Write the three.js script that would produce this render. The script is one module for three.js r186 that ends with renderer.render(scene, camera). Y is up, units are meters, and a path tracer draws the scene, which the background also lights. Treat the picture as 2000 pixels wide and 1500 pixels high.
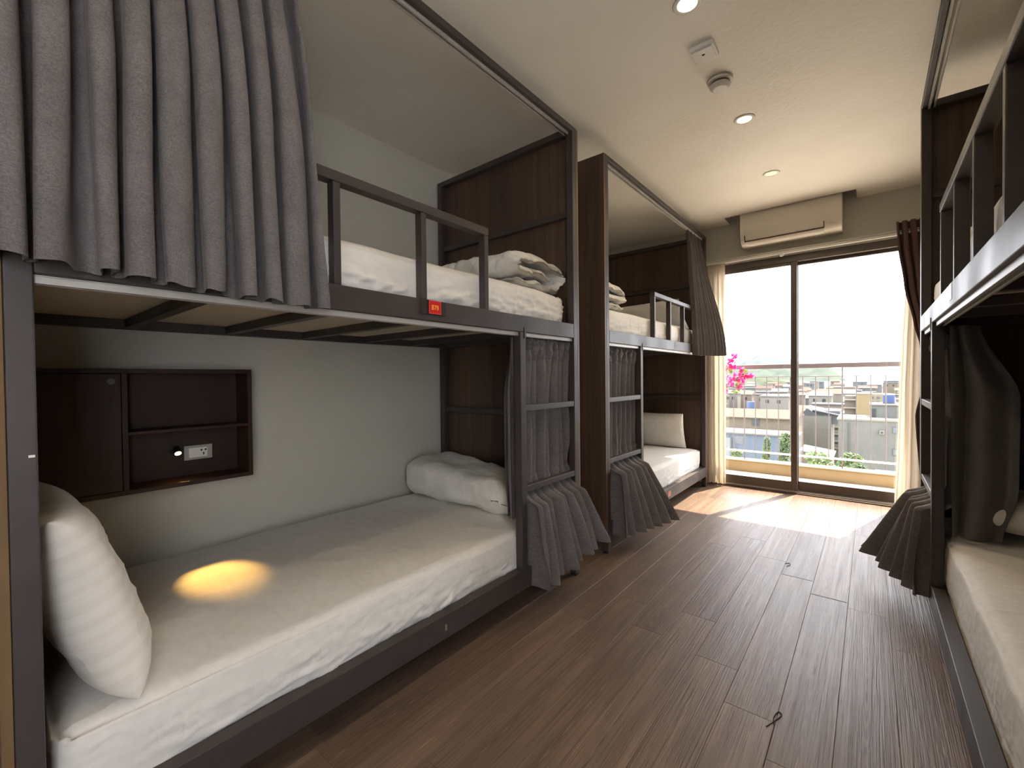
import * as THREE from 'three';
import { RoundedBoxGeometry } from 'three/addons/geometries/RoundedBoxGeometry.js';
import { mergeGeometries } from 'three/addons/utils/BufferGeometryUtils.js';
import { RectAreaLightUniformsLib } from 'three/addons/lights/RectAreaLightUniformsLib.js';
import { createNoise3D } from 'simplex-noise';

// ---------------------------------------------------------------- camera, sky, sun, exposure
const scene = new THREE.Scene();
const renderer = new THREE.WebGLRenderer({ antialias: true });
renderer.toneMapping = THREE.LinearToneMapping;
renderer.toneMappingExposure = 1.72;
renderer.shadowMap.enabled = true;
RectAreaLightUniformsLib.init();

const camera = new THREE.PerspectiveCamera(82.41, 2000 / 1500, 0.02, 12000);
camera.position.set(0, 1.1, 0);
camera.rotation.order = 'YXZ';
camera.rotation.set(-0.804 * Math.PI / 180, 39.266 * Math.PI / 180, -0.64 * Math.PI / 180);

scene.background = new THREE.Color().setRGB(4.9, 5.0, 5.3);       // white hazy sky

const sun = new THREE.DirectionalLight(new THREE.Color().setRGB(1, 0.84, 0.62), 12);
sun.position.set(0.36 * 10, 1.76 * 10, -1 * 10 - 4);
sun.target.position.set(0, 0, -4);
sun.castShadow = true;
sun.shadow.radius = 1.2;
sun.shadow.mapSize.set(2048, 2048);
Object.assign(sun.shadow.camera, { left: -6, right: 6, top: 8, bottom: -6, near: 0.5, far: 60 });
scene.add(sun, sun.target);

// ---------------------------------------------------------------- helpers
function rng(seed) { let s = seed | 0; return () => { s = (s + 0x6d2b79f5) | 0; let t = Math.imul(s ^ (s >>> 15), 1 | s); t = (t + Math.imul(t ^ (t >>> 7), 61 | t)) ^ t; return ((t ^ (t >>> 14)) >>> 0) / 4294967296; }; }
const rand = rng(4711);
const N3 = createNoise3D(rng(99));
const clamp = THREE.MathUtils.clamp, lerp = THREE.MathUtils.lerp, smooth = (x, a, b) => { const t = Math.min(1, Math.max(0, (x - a) / (b - a))); return t * t * (3 - 2 * t); };
const V = (x, y, z) => new THREE.Vector3(x, y, z);
const used = new Map();
function numbered(name) { const n = used.get(name) ?? 0; used.set(name, n + 1); return n ? name + '_' + String(n).padStart(3, '0') : name; }
function tag(o, label, category, group, kind) {
  if (label) o.userData.label = label;
  if (category) o.userData.category = category;
  if (group) o.userData.group = group;
  if (kind) o.userData.kind = kind;
  return o;
}
function thing(name, [x, y, z], label, category, group) {
  const o = new THREE.Group(); o.name = numbered(name); o.position.set(x, y, z); scene.add(o);
  return tag(o, label, category, group);
}
function struct(name, [x, y, z] = [0, 0, 0]) { const o = new THREE.Group(); o.name = name; o.position.set(x, y, z); o.userData.kind = 'structure'; scene.add(o); return o; }
function part(parent, name, geo, mat) {
  const m = new THREE.Mesh(geo, mat); m.name = name; m.castShadow = m.receiveShadow = true; parent.add(m); return m;
}
// planar uv in metres along the face's own axes; grain = axis that runs along v
function metricUV(g, grain = 'y', off = 0) {
  const p = g.attributes.position, n = g.attributes.normal, uv = new Float32Array(p.count * 2);
  for (let i = 0; i < p.count; i++) {
    const a = [Math.abs(n.getX(i)), Math.abs(n.getY(i)), Math.abs(n.getZ(i))], c = { x: p.getX(i), y: p.getY(i), z: p.getZ(i) };
    const k = a[0] >= a[1] && a[0] >= a[2] ? 'x' : a[1] >= a[2] ? 'y' : 'z';
    const axes = ['x', 'y', 'z'].filter((q) => q !== k);
    let [u, v] = axes.includes(grain) ? [axes.find((q) => q !== grain), grain] : axes;
    uv[i * 2] = c[u] + off; uv[i * 2 + 1] = c[v] + off * 0.7;
  }
  g.setAttribute('uv', new THREE.BufferAttribute(uv, 2));
  return g;
}
// rounded box between two corners
function bx(x0, x1, y0, y1, z0, z1, r = 0.003, grain = 'y', seg = 1) {
  const w = Math.abs(x1 - x0), h = Math.abs(y1 - y0), d = Math.abs(z1 - z0);
  r = Math.min(r, w * 0.45, h * 0.45, d * 0.45);
  const g = new RoundedBoxGeometry(w, h, d, seg, r);
  g.translate((x0 + x1) / 2, (y0 + y1) / 2, (z0 + z1) / 2);
  return metricUV(g, grain);
}
// flat-shaded box with plain edges, 12 triangles
function plainBox(x0, x1, y0, y1, z0, z1, grain = 'y') {
  const g = new THREE.BoxGeometry(Math.abs(x1 - x0), Math.abs(y1 - y0), Math.abs(z1 - z0));
  g.translate((x0 + x1) / 2, (y0 + y1) / 2, (z0 + z1) / 2);
  return metricUV(g, grain);
}
function merge(list) { return mergeGeometries(list.map((g) => (g.index ? g.toNonIndexed() : g))); }
function cyl(r, a, b, seg = 12, r2 = r) {   // cylinder between two points
  const d = b.clone().sub(a), g = new THREE.CylinderGeometry(r2, r, d.length(), seg);
  g.applyQuaternion(new THREE.Quaternion().setFromUnitVectors(V(0, 1, 0), d.normalize()));
  const c = a.clone().add(b).multiplyScalar(0.5); g.translate(c.x, c.y, c.z); return g;
}
function smoothNormals(g) {
  g.computeVertexNormals();
  const p = g.attributes.position, n = g.attributes.normal, sum = new Map(), key = (i) => Math.round(p.getX(i) * 2e4) + ',' + Math.round(p.getY(i) * 2e4) + ',' + Math.round(p.getZ(i) * 2e4);
  for (let i = 0; i < p.count; i++) { const k = key(i), s = sum.get(k) ?? V(0, 0, 0); s.add(V(n.getX(i), n.getY(i), n.getZ(i))); sum.set(k, s); }
  for (let i = 0; i < p.count; i++) { const s = sum.get(key(i)).clone().normalize(); n.setXYZ(i, s.x, s.y, s.z); }
  return g;
}
// box with soft edges and a displaced skin: mattresses and the like (centre at origin)
function softBox(w, h, d, r, step, disp) {
  const g = new THREE.BoxGeometry(w, h, d, Math.ceil(w / step), Math.max(6, Math.ceil(h / (step * 0.6))), Math.ceil(d / step));
  const p = g.attributes.position, uv = g.attributes.uv, n0 = g.attributes.normal, hx = w / 2 - r, hy = h / 2 - r, hz = d / 2 - r;
  for (let i = 0; i < p.count; i++) {
    const v = V(p.getX(i), p.getY(i), p.getZ(i)), q = V(clamp(v.x, -hx, hx), clamp(v.y, -hy, hy), clamp(v.z, -hz, hz)), n = v.clone().sub(q).normalize();
    const k = Math.abs(n0.getX(i)) > 0.5 ? [v.z, v.y] : Math.abs(n0.getY(i)) > 0.5 ? [v.x, v.z] : [v.x, v.y];
    uv.setXY(i, k[0], k[1]);
    q.addScaledVector(n, r);
    const s = disp ? disp(q.clone(), n) : null;
    if (s) q.add(s);
    p.setXYZ(i, q.x, q.y, q.z);
  }
  return smoothNormals(g);
}
// cloth sheet with thickness from f(u, v)
function cloth(f, nu, nv, thick, uvScale = [1, 1]) {
  const P = [], Nn = [], e = 1e-3;
  for (let j = 0; j <= nv; j++) for (let i = 0; i <= nu; i++) {
    const u = i / nu, v = j / nv, c = f(u, v);
    const du = f(Math.min(1, u + e), v).sub(f(Math.max(0, u - e), v)), dv = f(u, Math.min(1, v + e)).sub(f(u, Math.max(0, v - e)));
    P.push(c); Nn.push(du.cross(dv).normalize());
  }
  const pos = [], nor = [], uv = [], idx = [], W = nu + 1, M = P.length;
  for (const s of [1, -1]) for (let k = 0; k < M; k++) {
    const t = typeof thick === 'function' ? thick((k % W) / nu, Math.floor(k / W) / nv) : thick;
    const q = P[k].clone().addScaledVector(Nn[k], s * t / 2); pos.push(q.x, q.y, q.z); nor.push(Nn[k].x * s, Nn[k].y * s, Nn[k].z * s);
    uv.push((k % W) / nu * uvScale[0], Math.floor(k / W) / nv * uvScale[1]);
  }
  for (let j = 0; j < nv; j++) for (let i = 0; i < nu; i++) {
    const a = j * W + i, b = a + 1, c = a + W, d = c + 1;
    idx.push(a, b, c, b, d, c); idx.push(M + a, M + c, M + b, M + b, M + c, M + d);
  }
  const rim = (list) => { for (let k = 0; k + 1 < list.length; k++) { const a = list[k], b = list[k + 1]; idx.push(a, M + a, b, b, M + a, M + b); } };
  const row = (j) => Array.from({ length: W }, (_, i) => j * W + i), col = (i) => Array.from({ length: nv + 1 }, (_, j) => j * W + i);
  rim(row(0)); rim(row(nv).reverse()); rim(col(0).reverse()); rim(col(nu));
  const g = new THREE.BufferGeometry();
  g.setAttribute('position', new THREE.Float32BufferAttribute(pos, 3)); g.setAttribute('normal', new THREE.Float32BufferAttribute(nor, 3)); g.setAttribute('uv', new THREE.Float32BufferAttribute(uv, 2));
  g.setIndex(idx);
  return g;
}
// pillow: width along x, length along y, thickness along z
function pillowGeo(w, l, t, seed, opt = {}) {
  const n = 44, pos = [], uv = [], idx = [], pinch = opt.pinch ?? 0.07, pw = opt.power ?? 0.42;
  for (const s of [1, -1]) for (let j = 0; j <= n; j++) for (let i = 0; i <= n; i++) {
    const u0 = i / n * 2 - 1, v0 = j / n * 2 - 1, u = Math.sin(u0 * Math.PI / 2), v = Math.sin(v0 * Math.PI / 2);
    const e = Math.max(0, (1 - u ** 4) * (1 - v ** 4)), h = Math.pow(e, pw);
    let x = w / 2 * u * (1 - pinch * (1 - v * v) * u * u), y = l / 2 * v * (1 - pinch * (1 - u * u) * v * v);
    const big = N3(x * 4 + seed, y * 4, s * 0.5) * 0.10, fold = (1 - Math.abs(N3(x * 9 + seed * 3, y * 9, s))) ** 3 * 0.10;
    let z = s * t / 2 * h * (1 + big * e + fold * e * 0.7 - 0.05);
    z += (opt.sag ?? 0) * (u * u + v * v - 0.6);
    pos.push(x, y, z); uv.push(x, y);
  }
  const W = n + 1, M = W * W;
  for (let j = 0; j < n; j++) for (let i = 0; i < n; i++) { const a = j * W + i, b = a + 1, c = a + W, d = c + 1; idx.push(a, b, c, b, d, c, M + a, M + c, M + b, M + b, M + c, M + d); }
  const g = new THREE.BufferGeometry();
  g.setAttribute('position', new THREE.Float32BufferAttribute(pos, 3)); g.setAttribute('uv', new THREE.Float32BufferAttribute(uv, 2)); g.setIndex(idx);
  return smoothNormals(g);
}
// ridged creases, 0..1
function crease(x, y, z, s) { return (1 - Math.abs(N3(x + s, y, z))) ** 6; }

// ---------------------------------------------------------------- procedural textures
function hash2(x, y, s) { let h = Math.imul(x, 374761393) ^ Math.imul(y, 668265263) ^ Math.imul(s, 2147483647 ^ 0x5bd1e995); h = Math.imul(h ^ (h >>> 13), 1274126177); return ((h ^ (h >>> 16)) >>> 0) / 4294967296; }
function vn(x, y, px, py, s) {   // tiling value noise
  const ix = Math.floor(x), iy = Math.floor(y), fx = x - ix, fy = y - iy, a = fx * fx * (3 - 2 * fx), b = fy * fy * (3 - 2 * fy), m = (q, p) => ((q % p) + p) % p;
  const x0 = m(ix, px), x1 = m(ix + 1, px), y0 = m(iy, py), y1 = m(iy + 1, py);
  return lerp(lerp(hash2(x0, y0, s), hash2(x1, y0, s), a), lerp(hash2(x0, y1, s), hash2(x1, y1, s), a), b);
}
function fbm(u, v, px, py, s, oct = 4) { let t = 0, a = 0.5, n = 0; for (let o = 0; o < oct; o++) { t += a * vn(u * px, v * py, px, py, s + o * 17); n += a; a *= 0.5; px *= 2; py *= 2; } return t / n; }
function tex(w, h, f, { srgb = true, repeat = [1, 1] } = {}) {
  const d = new Uint8Array(w * h * 4);
  for (let y = 0; y < h; y++) for (let x = 0; x < w; x++) {
    const c = f((x + 0.5) / w, (y + 0.5) / h), k = (y * w + x) * 4;
    if (typeof c === 'number') { d[k] = d[k + 1] = d[k + 2] = clamp(c * 255, 0, 255); } else { d[k] = clamp(c[0], 0, 255); d[k + 1] = clamp(c[1], 0, 255); d[k + 2] = clamp(c[2], 0, 255); }
    d[k + 3] = 255;
  }
  const t = new THREE.DataTexture(d, w, h); t.wrapS = t.wrapT = THREE.RepeatWrapping; t.magFilter = THREE.LinearFilter; t.minFilter = THREE.LinearMipmapLinearFilter; t.generateMipmaps = true;
  if (srgb) t.colorSpace = THREE.SRGBColorSpace;
  t.repeat.set(repeat[0], repeat[1]); t.needsUpdate = true;
  return t;
}
const mixc = (a, b, t) => a.map((x, i) => x + (b[i] - x) * t);
const std = (o) => new THREE.MeshStandardMaterial(o), phys = (o) => new THREE.MeshPhysicalMaterial(o);

// floor plank: grain runs along v (1.22 m), u is 0.152 m wide
const plankMats = [];
{
  const tones = [[[144, 121, 103], [76, 61, 51]], [[136, 113, 96], [72, 58, 49]], [[150, 126, 108], [82, 66, 55]], [[131, 108, 93], [68, 54, 46]]];
  tones.forEach(([light, dark], k) => {
    const h = (u, v) => {
      const w = u - 0.5 + 0.35 * (hash2(k, 3, 1) - 0.5), bend = 0.5 * fbm(u, v, 2, 3, 40 + k, 2);
      const ring = Math.sqrt(w * w * 30 + (v - 0.35 - 0.3 * hash2(k, 9, 2)) ** 2 * 2.0 * (k % 2 ? 1 : 0.45)) * 11 + bend * 4;
      const cath = 0.5 + 0.5 * Math.sin(ring * 6.283), fine = fbm(u, v, 40, 3, 60 + k, 3), pore = vn(u * 90, v * 14, 90, 14, 80 + k);
      return clamp(0.46 * cath ** 1.5 + 0.62 * (fine - 0.15) + 0.12 * (pore > 0.72 ? 0 : 1), 0, 1);
    };
    const map = tex(256, 1024, (u, v) => { const g = h(u, v), b = fbm(u, v, 3, 4, 20 + k, 3); return mixc(dark, light, clamp(g * 0.95 + (b - 0.5) * 0.45, 0, 1)); });
    const bump = tex(256, 1024, (u, v) => 0.75 * fbm(u, v, 44, 5, 60 + k, 3) + 0.25 * (vn(u * 90, v * 14, 90, 14, 80 + k) > 0.72 ? 0 : 1), { srgb: false });
    const rough = tex(128, 512, (u, v) => 0.40 + 0.14 * fbm(u, v, 12, 4, 90 + k, 3), { srgb: false });
    for (const t of [map, bump, rough]) { t.repeat.set(1 / 0.152, 1 / 1.22); }
    plankMats.push(phys({ map, bumpMap: bump, bumpScale: 0.0009, roughnessMap: rough, roughness: 0.95, specularIntensity: 0.8 }));
  });
}
const walnutMap = tex(512, 1024, (u, v) => {
  const strip = fbm(u, v, 9, 1, 11, 3), fine = fbm(u, v, 110, 5, 12, 3), wav = fbm(u, v, 26, 3, 13, 3), pore = vn(u * 240, v * 30, 240, 30, 14) > 0.8 ? 0.25 : 0;
  const t = clamp(0.45 * strip + 0.35 * wav + 0.3 * fine - 0.1 - pore * 0.5, 0, 1);
  return mixc([46, 36, 30], [122, 95, 76], t);
});
walnutMap.repeat.set(1 / 0.7, 1 / 1.6);
const M = {};
M.walnut = std({ map: walnutMap, roughness: 0.5 });
const metalRough = tex(256, 256, (u, v) => 0.40 + 0.22 * fbm(u, v, 6, 6, 31, 5), { srgb: false });
const metalMap = tex(256, 256, (u, v) => { const n = fbm(u, v, 24, 24, 33, 3); return mixc([60, 54, 53], [69, 62, 60], n); });
M.steel = std({ map: metalMap, roughnessMap: metalRough, roughness: 0.95, metalness: 0.0 });
M.foot = std({ color: 0x141312, roughness: 0.7 });
M.rawEdge = std({ map: tex(128, 128, (u, v) => mixc([104, 82, 54], [124, 99, 67], fbm(u, v, 30, 8, 35, 3))), roughness: 0.8 });
M.edgeBand = std({ color: 0x6d5241, roughness: 0.5 });
M.alu = std({ color: 0xc4c0b9, roughness: 0.42, metalness: 0.15 });
M.board = std({ map: tex(256, 256, (u, v) => mixc([186, 176, 156], [200, 192, 172], fbm(u, v, 4, 20, 36, 4))), roughness: 0.85 });
const weave = tex(512, 512, (u, v) => { const a = vn(u * 256, v * 128, 256, 128, 50), b = vn(u * 64, v * 220, 64, 220, 51), c = fbm(u, v, 6, 6, 52, 3); return mixc([78, 75, 76], [136, 130, 129], clamp(0.4 * a + 0.4 * b + 0.3 * (c - 0.2), 0, 1)); });
const weaveBump = tex(512, 512, (u, v) => 0.5 * vn(u * 256, v * 128, 256, 128, 50) + 0.5 * vn(u * 64, v * 220, 64, 220, 51), { srgb: false });
for (const t of [weave, weaveBump]) t.repeat.set(4, 4);
M.curtain = phys({ map: weave, bumpMap: weaveBump, bumpScale: 0.0006, roughness: 0.82, sheen: 0.5, sheenColor: new THREE.Color(0.5, 0.48, 0.48), sheenRoughness: 0.5 });
const linenBump = tex(1024, 1024, (u, v) => {
  const w = fbm(u, v, 5, 5, 70, 3), a = Math.abs(fbm(u + w * 0.08, v, 7, 7, 71, 3) - 0.5) * 2, b = Math.abs(fbm(u, v + w * 0.06, 16, 12, 72, 3) - 0.5) * 2;
  return clamp(0.7 * (1 - a) ** 5 + 0.35 * (1 - b) ** 5 + 0.06 * vn(u * 300, v * 300, 300, 300, 73), 0, 1);
}, { srgb: false });
const linenMap = tex(512, 512, (u, v) => mixc([226, 224, 219], [238, 236, 232], fbm(u, v, 40, 60, 75, 3)));
M.sheet = phys({ map: linenMap, bumpMap: linenBump, bumpScale: 0.0022, roughness: 0.75, sheen: 0.25, sheenColor: new THREE.Color(0.6, 0.58, 0.55), sheenRoughness: 0.4 });
const stripeMap = tex(256, 64, (u, v) => { const s = smooth(Math.abs((u * 8) % 1 - 0.5), 0.2, 0.28); return mixc([226, 221, 212], [232, 228, 220], s * 0.8 + 0.2 * vn(u * 120, v * 60, 120, 60, 76)); });
const stripeRough = tex(256, 8, (u) => 0.55 + 0.12 * (1 - smooth(Math.abs((u * 8) % 1 - 0.5), 0.2, 0.28)), { srgb: false });
for (const t of [stripeMap, stripeRough]) { t.repeat.set(1 / 0.32, 1 / 0.32); t.rotation = Math.PI / 2; }
M.satin = phys({ map: stripeMap, roughnessMap: stripeRough, roughness: 1, bumpMap: linenBump, bumpScale: 0.003, sheen: 0.3, sheenColor: new THREE.Color(0.6, 0.58, 0.55), sheenRoughness: 0.4 });
const plaster = tex(512, 512, (u, v) => 0.5 * fbm(u, v, 6, 6, 81, 5) + 0.5 * fbm(u, v, 60, 60, 82, 2), { srgb: false });
M.wall = std({ map: tex(256, 256, (u, v) => mixc([202, 200, 188], [209, 206, 194], fbm(u, v, 5, 5, 83, 4))), bumpMap: plaster, bumpScale: 0.0012, roughness: 0.75 });
M.ceiling = std({ map: tex(512, 512, (u, v) => mixc([236, 230, 218], [244, 240, 230], fbm(u, v, 4, 4, 84, 5))), bumpMap: plaster, bumpScale: 0.0025, roughness: 0.55 });
M.white = std({ color: 0xe9e6df, roughness: 0.45 });
M.ivory = std({ color: 0xe6e0d2, roughness: 0.4 });
M.black = std({ color: 0x0c0c0c, roughness: 0.6 });
M.frame = std({ color: 0x5d534d, roughness: 0.42, metalness: 0.1 });
M.glass = phys({ color: 0xffffff, transmission: 1, roughness: 0, thickness: 0, ior: 1.45 });
M.sheer = phys({ color: 0xf1eadf, transmission: 0.5, roughness: 1, thickness: 0 });
M.drape = phys({ map: tex(256, 256, (u, v) => mixc([78, 58, 56], [104, 80, 76], 0.5 * vn(u * 128, v * 60, 128, 60, 55) + 0.5 * fbm(u, v, 8, 8, 56, 3))), roughness: 0.85, sheen: 0.3, sheenColor: new THREE.Color(0.4, 0.32, 0.32) });
M.cabinet = std({ map: tex(512, 256, (u, v) => mixc([30, 16, 11], [66, 35, 21], clamp(0.6 * fbm(u, v, 3, 24, 95, 4) + 0.4 * fbm(u, v, 4, 80, 96, 2), 0, 1))), roughness: 0.5 });

// ---------------------------------------------------------------- the room
const XL = -1.257, XR = 0.2, WL = -2.376, WR = 1.32, ZW = -4.748, ZN = 1.25, H = 2.59;
const OX0 = -1.27, OX1 = 0.34, OY = 2.2;      // opening of the balcony door

{ // floor: every plank its own piece, 0.15 m x 1.22 m
  const floor = struct('floor');
  part(floor, 'screed', plainBox(WL - 0.15, WR + 0.15, -0.15, -0.0065, ZW - 0.15, ZN + 0.15), std({ color: 0x3a322c, roughness: 0.9 }));
  const Wp = 0.15, Lp = 1.22, gap = 0.00025, cache = new Map(), r = rng(12);
  const known = { '-4': -2.07, '-3': -1.78, '-2': -1.58, '-1': -2.635, '0': -3.80, '1': -2.3 };
  function plankGeo(w, l, flip) {
    const key = w.toFixed(3) + '|' + l.toFixed(3) + flip;
    if (cache.has(key)) return cache.get(key);
    const b = 0.0009, x = w / 2 - gap, z = l / 2 - gap, y0 = -0.006, yb = -0.0007, P = [];
    const A = (xx, yy, zz) => [xx, yy, zz], quad = (a, b2, c, d) => P.push(a, b2, c, a, c, d);
    const t = [A(-x + b, 0, z - b), A(x - b, 0, z - b), A(x - b, 0, -z + b), A(-x + b, 0, -z + b)], m = [A(-x, yb, z), A(x, yb, z), A(x, yb, -z), A(-x, yb, -z)], lo = m.map(([a, , c]) => A(a, y0, c));
    quad(...t);
    for (let i = 0; i < 4; i++) { const j = (i + 1) % 4; quad(m[i], m[j], t[j], t[i]); quad(lo[i], lo[j], m[j], m[i]); }
    const g = new THREE.BufferGeometry(); g.setAttribute('position', new THREE.Float32BufferAttribute(P.flat(), 3));
    g.setAttribute('uv', new THREE.Float32BufferAttribute(P.flatMap(([a, , c]) => (flip ? [-a + 0.076, -c + 0.33] : [a + 0.076, c + 0.61])), 2));
    g.computeVertexNormals(); cache.set(key, g); return g;
  }
  // open, dirt-filled joints and a torn edge
  const dirt = std({ color: 0x2b2724, roughness: 0.95 }), gapStrip = (x0, x1, z0, z1) => part(floor, 'open_joint', plainBox(x0, x1, -0.001, 0.0005, z0, z1), dirt);
  gapStrip(-0.378, -0.238, -2.8025, -2.7985); gapStrip(-0.228, -0.088, -2.637, -2.6325); gapStrip(-0.2345, -0.2315, -1.57, -1.38);
  const loop = (pts, r0) => part(floor, 'torn_edge', new THREE.TubeGeometry(new THREE.CatmullRomCurve3(pts.map(([x, z]) => V(x, 0.0012, z)), false), 30, r0, 6), dirt);
  loop([[-0.252, -1.545], [-0.236, -1.585], [-0.222, -1.630], [-0.230, -1.640], [-0.240, -1.600], [-0.233, -1.560]], 0.0014); loop([[-0.385, -2.965], [-0.365, -2.985], [-0.360, -2.955], [-0.372, -2.930]], 0.0014);
  let last = -1;
  for (let k = -16; k <= 9; k++) {
    const x0 = Math.max(-0.083 + k * Wp, WL), x1 = Math.min(-0.083 + (k + 1) * Wp, WR);
    if (x1 - x0 < 0.01) continue;
    let end = known[k] ?? -1.22 * r() - 1.22;
    while (end - Lp > ZW) end -= Lp;
    for (let z0 = end - Lp; z0 < ZN; z0 += Lp) {
      const a = Math.max(z0, ZW), b = Math.min(z0 + Lp, ZN);
      if (b - a < 0.01) continue;
      let q = Math.floor(r() * 4); if (q === last) q = (q + 1) % 4; last = q;
      const m = part(floor, 'plank', plankGeo(x1 - x0, b - a, r() < 0.5), plankMats[q]);
      m.position.set((x0 + x1) / 2, 0, (a + b) / 2);
    }
  }
}
part(struct('wall_left'), 'plaster_face', plainBox(WL - 0.15, WL, -0.15, 3.0, ZW - 0.15, ZN + 0.15), M.wall);
const EZ0 = 0.28, EZ1 = 1.22, EY0 = 0.35, EY1 = 2.32;       // assumed side window, added out of view to fill the near beds with daylight
part(struct('wall_right'), 'plaster_face', merge([plainBox(WR, WR + 0.15, -0.15, 3.0, ZW - 0.15, EZ0), plainBox(WR, WR + 0.15, -0.15, 3.0, EZ1, ZN + 0.15), plainBox(WR, WR + 0.15, -0.15, EY0, EZ0, EZ1), plainBox(WR, WR + 0.15, EY1, 3.0, EZ0, EZ1)]), M.wall);
{
  const d = struct('window_1', [WR, EY0, (EZ0 + EZ1) / 2]), w = (EZ1 - EZ0) / 2, h = EY1 - EY0;
  part(d, 'head_frame', bx(0.03, 0.09, h - 0.05, h, -w, w), M.frame); part(d, 'sill_frame', bx(0.03, 0.09, 0, 0.05, -w, w), M.frame);
  for (const q of [-1, 1]) part(d, 'side_frame', bx(0.03, 0.09, 0.05, h - 0.05, Math.min(q * w, q * (w - 0.05)), Math.max(q * w, q * (w - 0.05))), M.frame);
  part(d, 'pane', plainBox(0.057, 0.063, 0.05, h - 0.05, -w + 0.05, w - 0.05), M.glass);
}
part(struct('wall_near'), 'plaster_face', plainBox(WL, WR, 0, 3.0, ZN, ZN + 0.15), M.ceiling);
part(struct('wall_far'), 'plaster_face', merge([
  plainBox(WL, OX0, 0, 3.0, ZW - 0.15, ZW), plainBox(OX1, WR, 0, 3.0, ZW - 0.15, ZW), plainBox(OX0, OX1, OY, 3.0, ZW - 0.15, ZW)]), M.wall);
part(struct('ceiling'), 'plasterboard', merge([
  plainBox(WL, WR, H, 2.95, -4.52, ZN), plainBox(WL, -1.075, H, 2.95, ZW, -4.52), plainBox(-0.09, WR, H, 2.95, ZW, -4.52),
  plainBox(WL - 0.15, WR + 0.15, 2.95, 3.0, ZW - 0.15, ZN + 0.15)]), M.ceiling);

{ // sliding balcony door, two glazed sashes in a dark frame
  const d = struct('door_1', [(OX0 + OX1) / 2, 0, ZW]);
  const cx = (OX0 + OX1) / 2, L = (a, b, y0, y1, z0, z1) => bx(a - cx, b - cx, y0, y1, z0, z1, 0.004);
  part(d, 'head_frame', L(OX0, OX1, 2.135, OY, -0.115, -0.008), M.frame);
  part(d, 'side_frame', L(OX0, OX0 + 0.03, 0, 2.135, -0.115, -0.008), M.frame);
  part(d, 'side_frame', L(OX1 - 0.03, OX1, 0, 2.135, -0.115, -0.008), M.frame);
  const sill = part(d, 'sill', L(OX0, OX1, -0.006, 0.012, -0.13, -0.002), M.frame);
  part(sill, 'track_rail', L(OX0, OX1, 0.012, 0.026, -0.024, -0.018), M.alu);
  part(sill, 'track_rail', L(OX0, OX1, 0.012, 0.026, -0.074, -0.068), M.alu);
  const sash = (a, b, z0, z1, w0, w1) => {
    const s = new THREE.Group(); s.name = 'sash'; d.add(s);
    part(s, 'stile', L(a, a + w0, 0.028, 2.135, z0, z1), M.frame); part(s, 'stile', L(b - w1, b, 0.028, 2.135, z0, z1), M.frame);
    part(s, 'bottom_rail', L(a + w0, b - w1, 0.028, 0.112, z0, z1), M.frame); part(s, 'top_rail', L(a + w0, b - w1, 2.108, 2.135, z0, z1), M.frame);
    part(s, 'pane', plainBox(a + w0 - cx, b - w1 - cx, 0.112, 2.108, (z0 + z1) / 2 - 0.003, (z0 + z1) / 2 + 0.003), M.glass);
  };
  sash(OX0 + 0.03, -0.52, -0.042, -0.012, 0.045, 0.05);
  sash(-0.565, OX1 - 0.03, -0.092, -0.062, 0.05, 0.045);
}

{ // balcony
  const b = struct('balcony_floor');
  part(b, 'slab', plainBox(-3.2, 2.2, -0.25, 0.022, -5.56, ZW - 0.15), std({ color: 0x8d867a, roughness: 0.9 }));
  const tileMats = [0xd8d2bf, 0xcfcab8, 0xdfd9c8].map((c) => std({ color: c, roughness: 0.55 })), r = rng(5), g = bx(-0.0585, 0.0585, -0.008, 0, -0.0585, 0.0585, 0.002);
  for (let i = 0; i < 32; i++) for (let j = 0; j < 4; j++) { const m = part(b, 'tile', g, tileMats[Math.floor(r() * 3)]); m.position.set(-2.3 + i * 0.12, 0.03, -4.965 - j * 0.12); }
  part(struct('balcony_curb'), 'plaster_face', merge([bx(-3.2, 2.2, -0.25, 0.143, -5.56, -5.40, 0.006), bx(-3.2, 2.2, 0.143, 0.155, -5.57, -5.39, 0.004)]), std({ map: tex(256, 64, (u, v) => mixc([126, 106, 80], [140, 120, 94], fbm(u, v, 8, 3, 101, 4))), roughness: 0.8 }));
  const t = thing('balcony_railing', [-0.4, 0.155, -5.48], 'dark metal balcony railing with thin upright bars and flat handrail', 'railing');
  const P = (name, geo, m = M.railing) => part(t, name, geo.translate(0.4, -0.155, 5.48), m);
  M.railing = std({ color: 0x6b6063, roughness: 0.5, metalness: 0.2 });
  P('handrail', bx(-3.2, 2.2, 1.166, 1.214, -5.51, -5.45, 0.006), M.railing);
  P('top_bar', cyl(0.004, V(-3.2, 1.08, -5.48), V(2.2, 1.08, -5.48), 8), M.railing);
  P('bottom_bar', bx(-3.2, 2.2, 0.238, 0.256, -5.488, -5.472, 0.002), M.white);
  for (let k = -16; k <= 28; k++) {
    const x = -1.1 + 0.1103 * k, post = ((k % 8) + 8) % 8 === 0;
    P(post ? 'post' : 'baluster', cyl(post ? 0.006 : 0.0045, V(x, post ? 0.155 : 0.19, -5.48), V(x, post ? 1.166 : 1.08, -5.48), 8), M.railing);
  }
}

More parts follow.
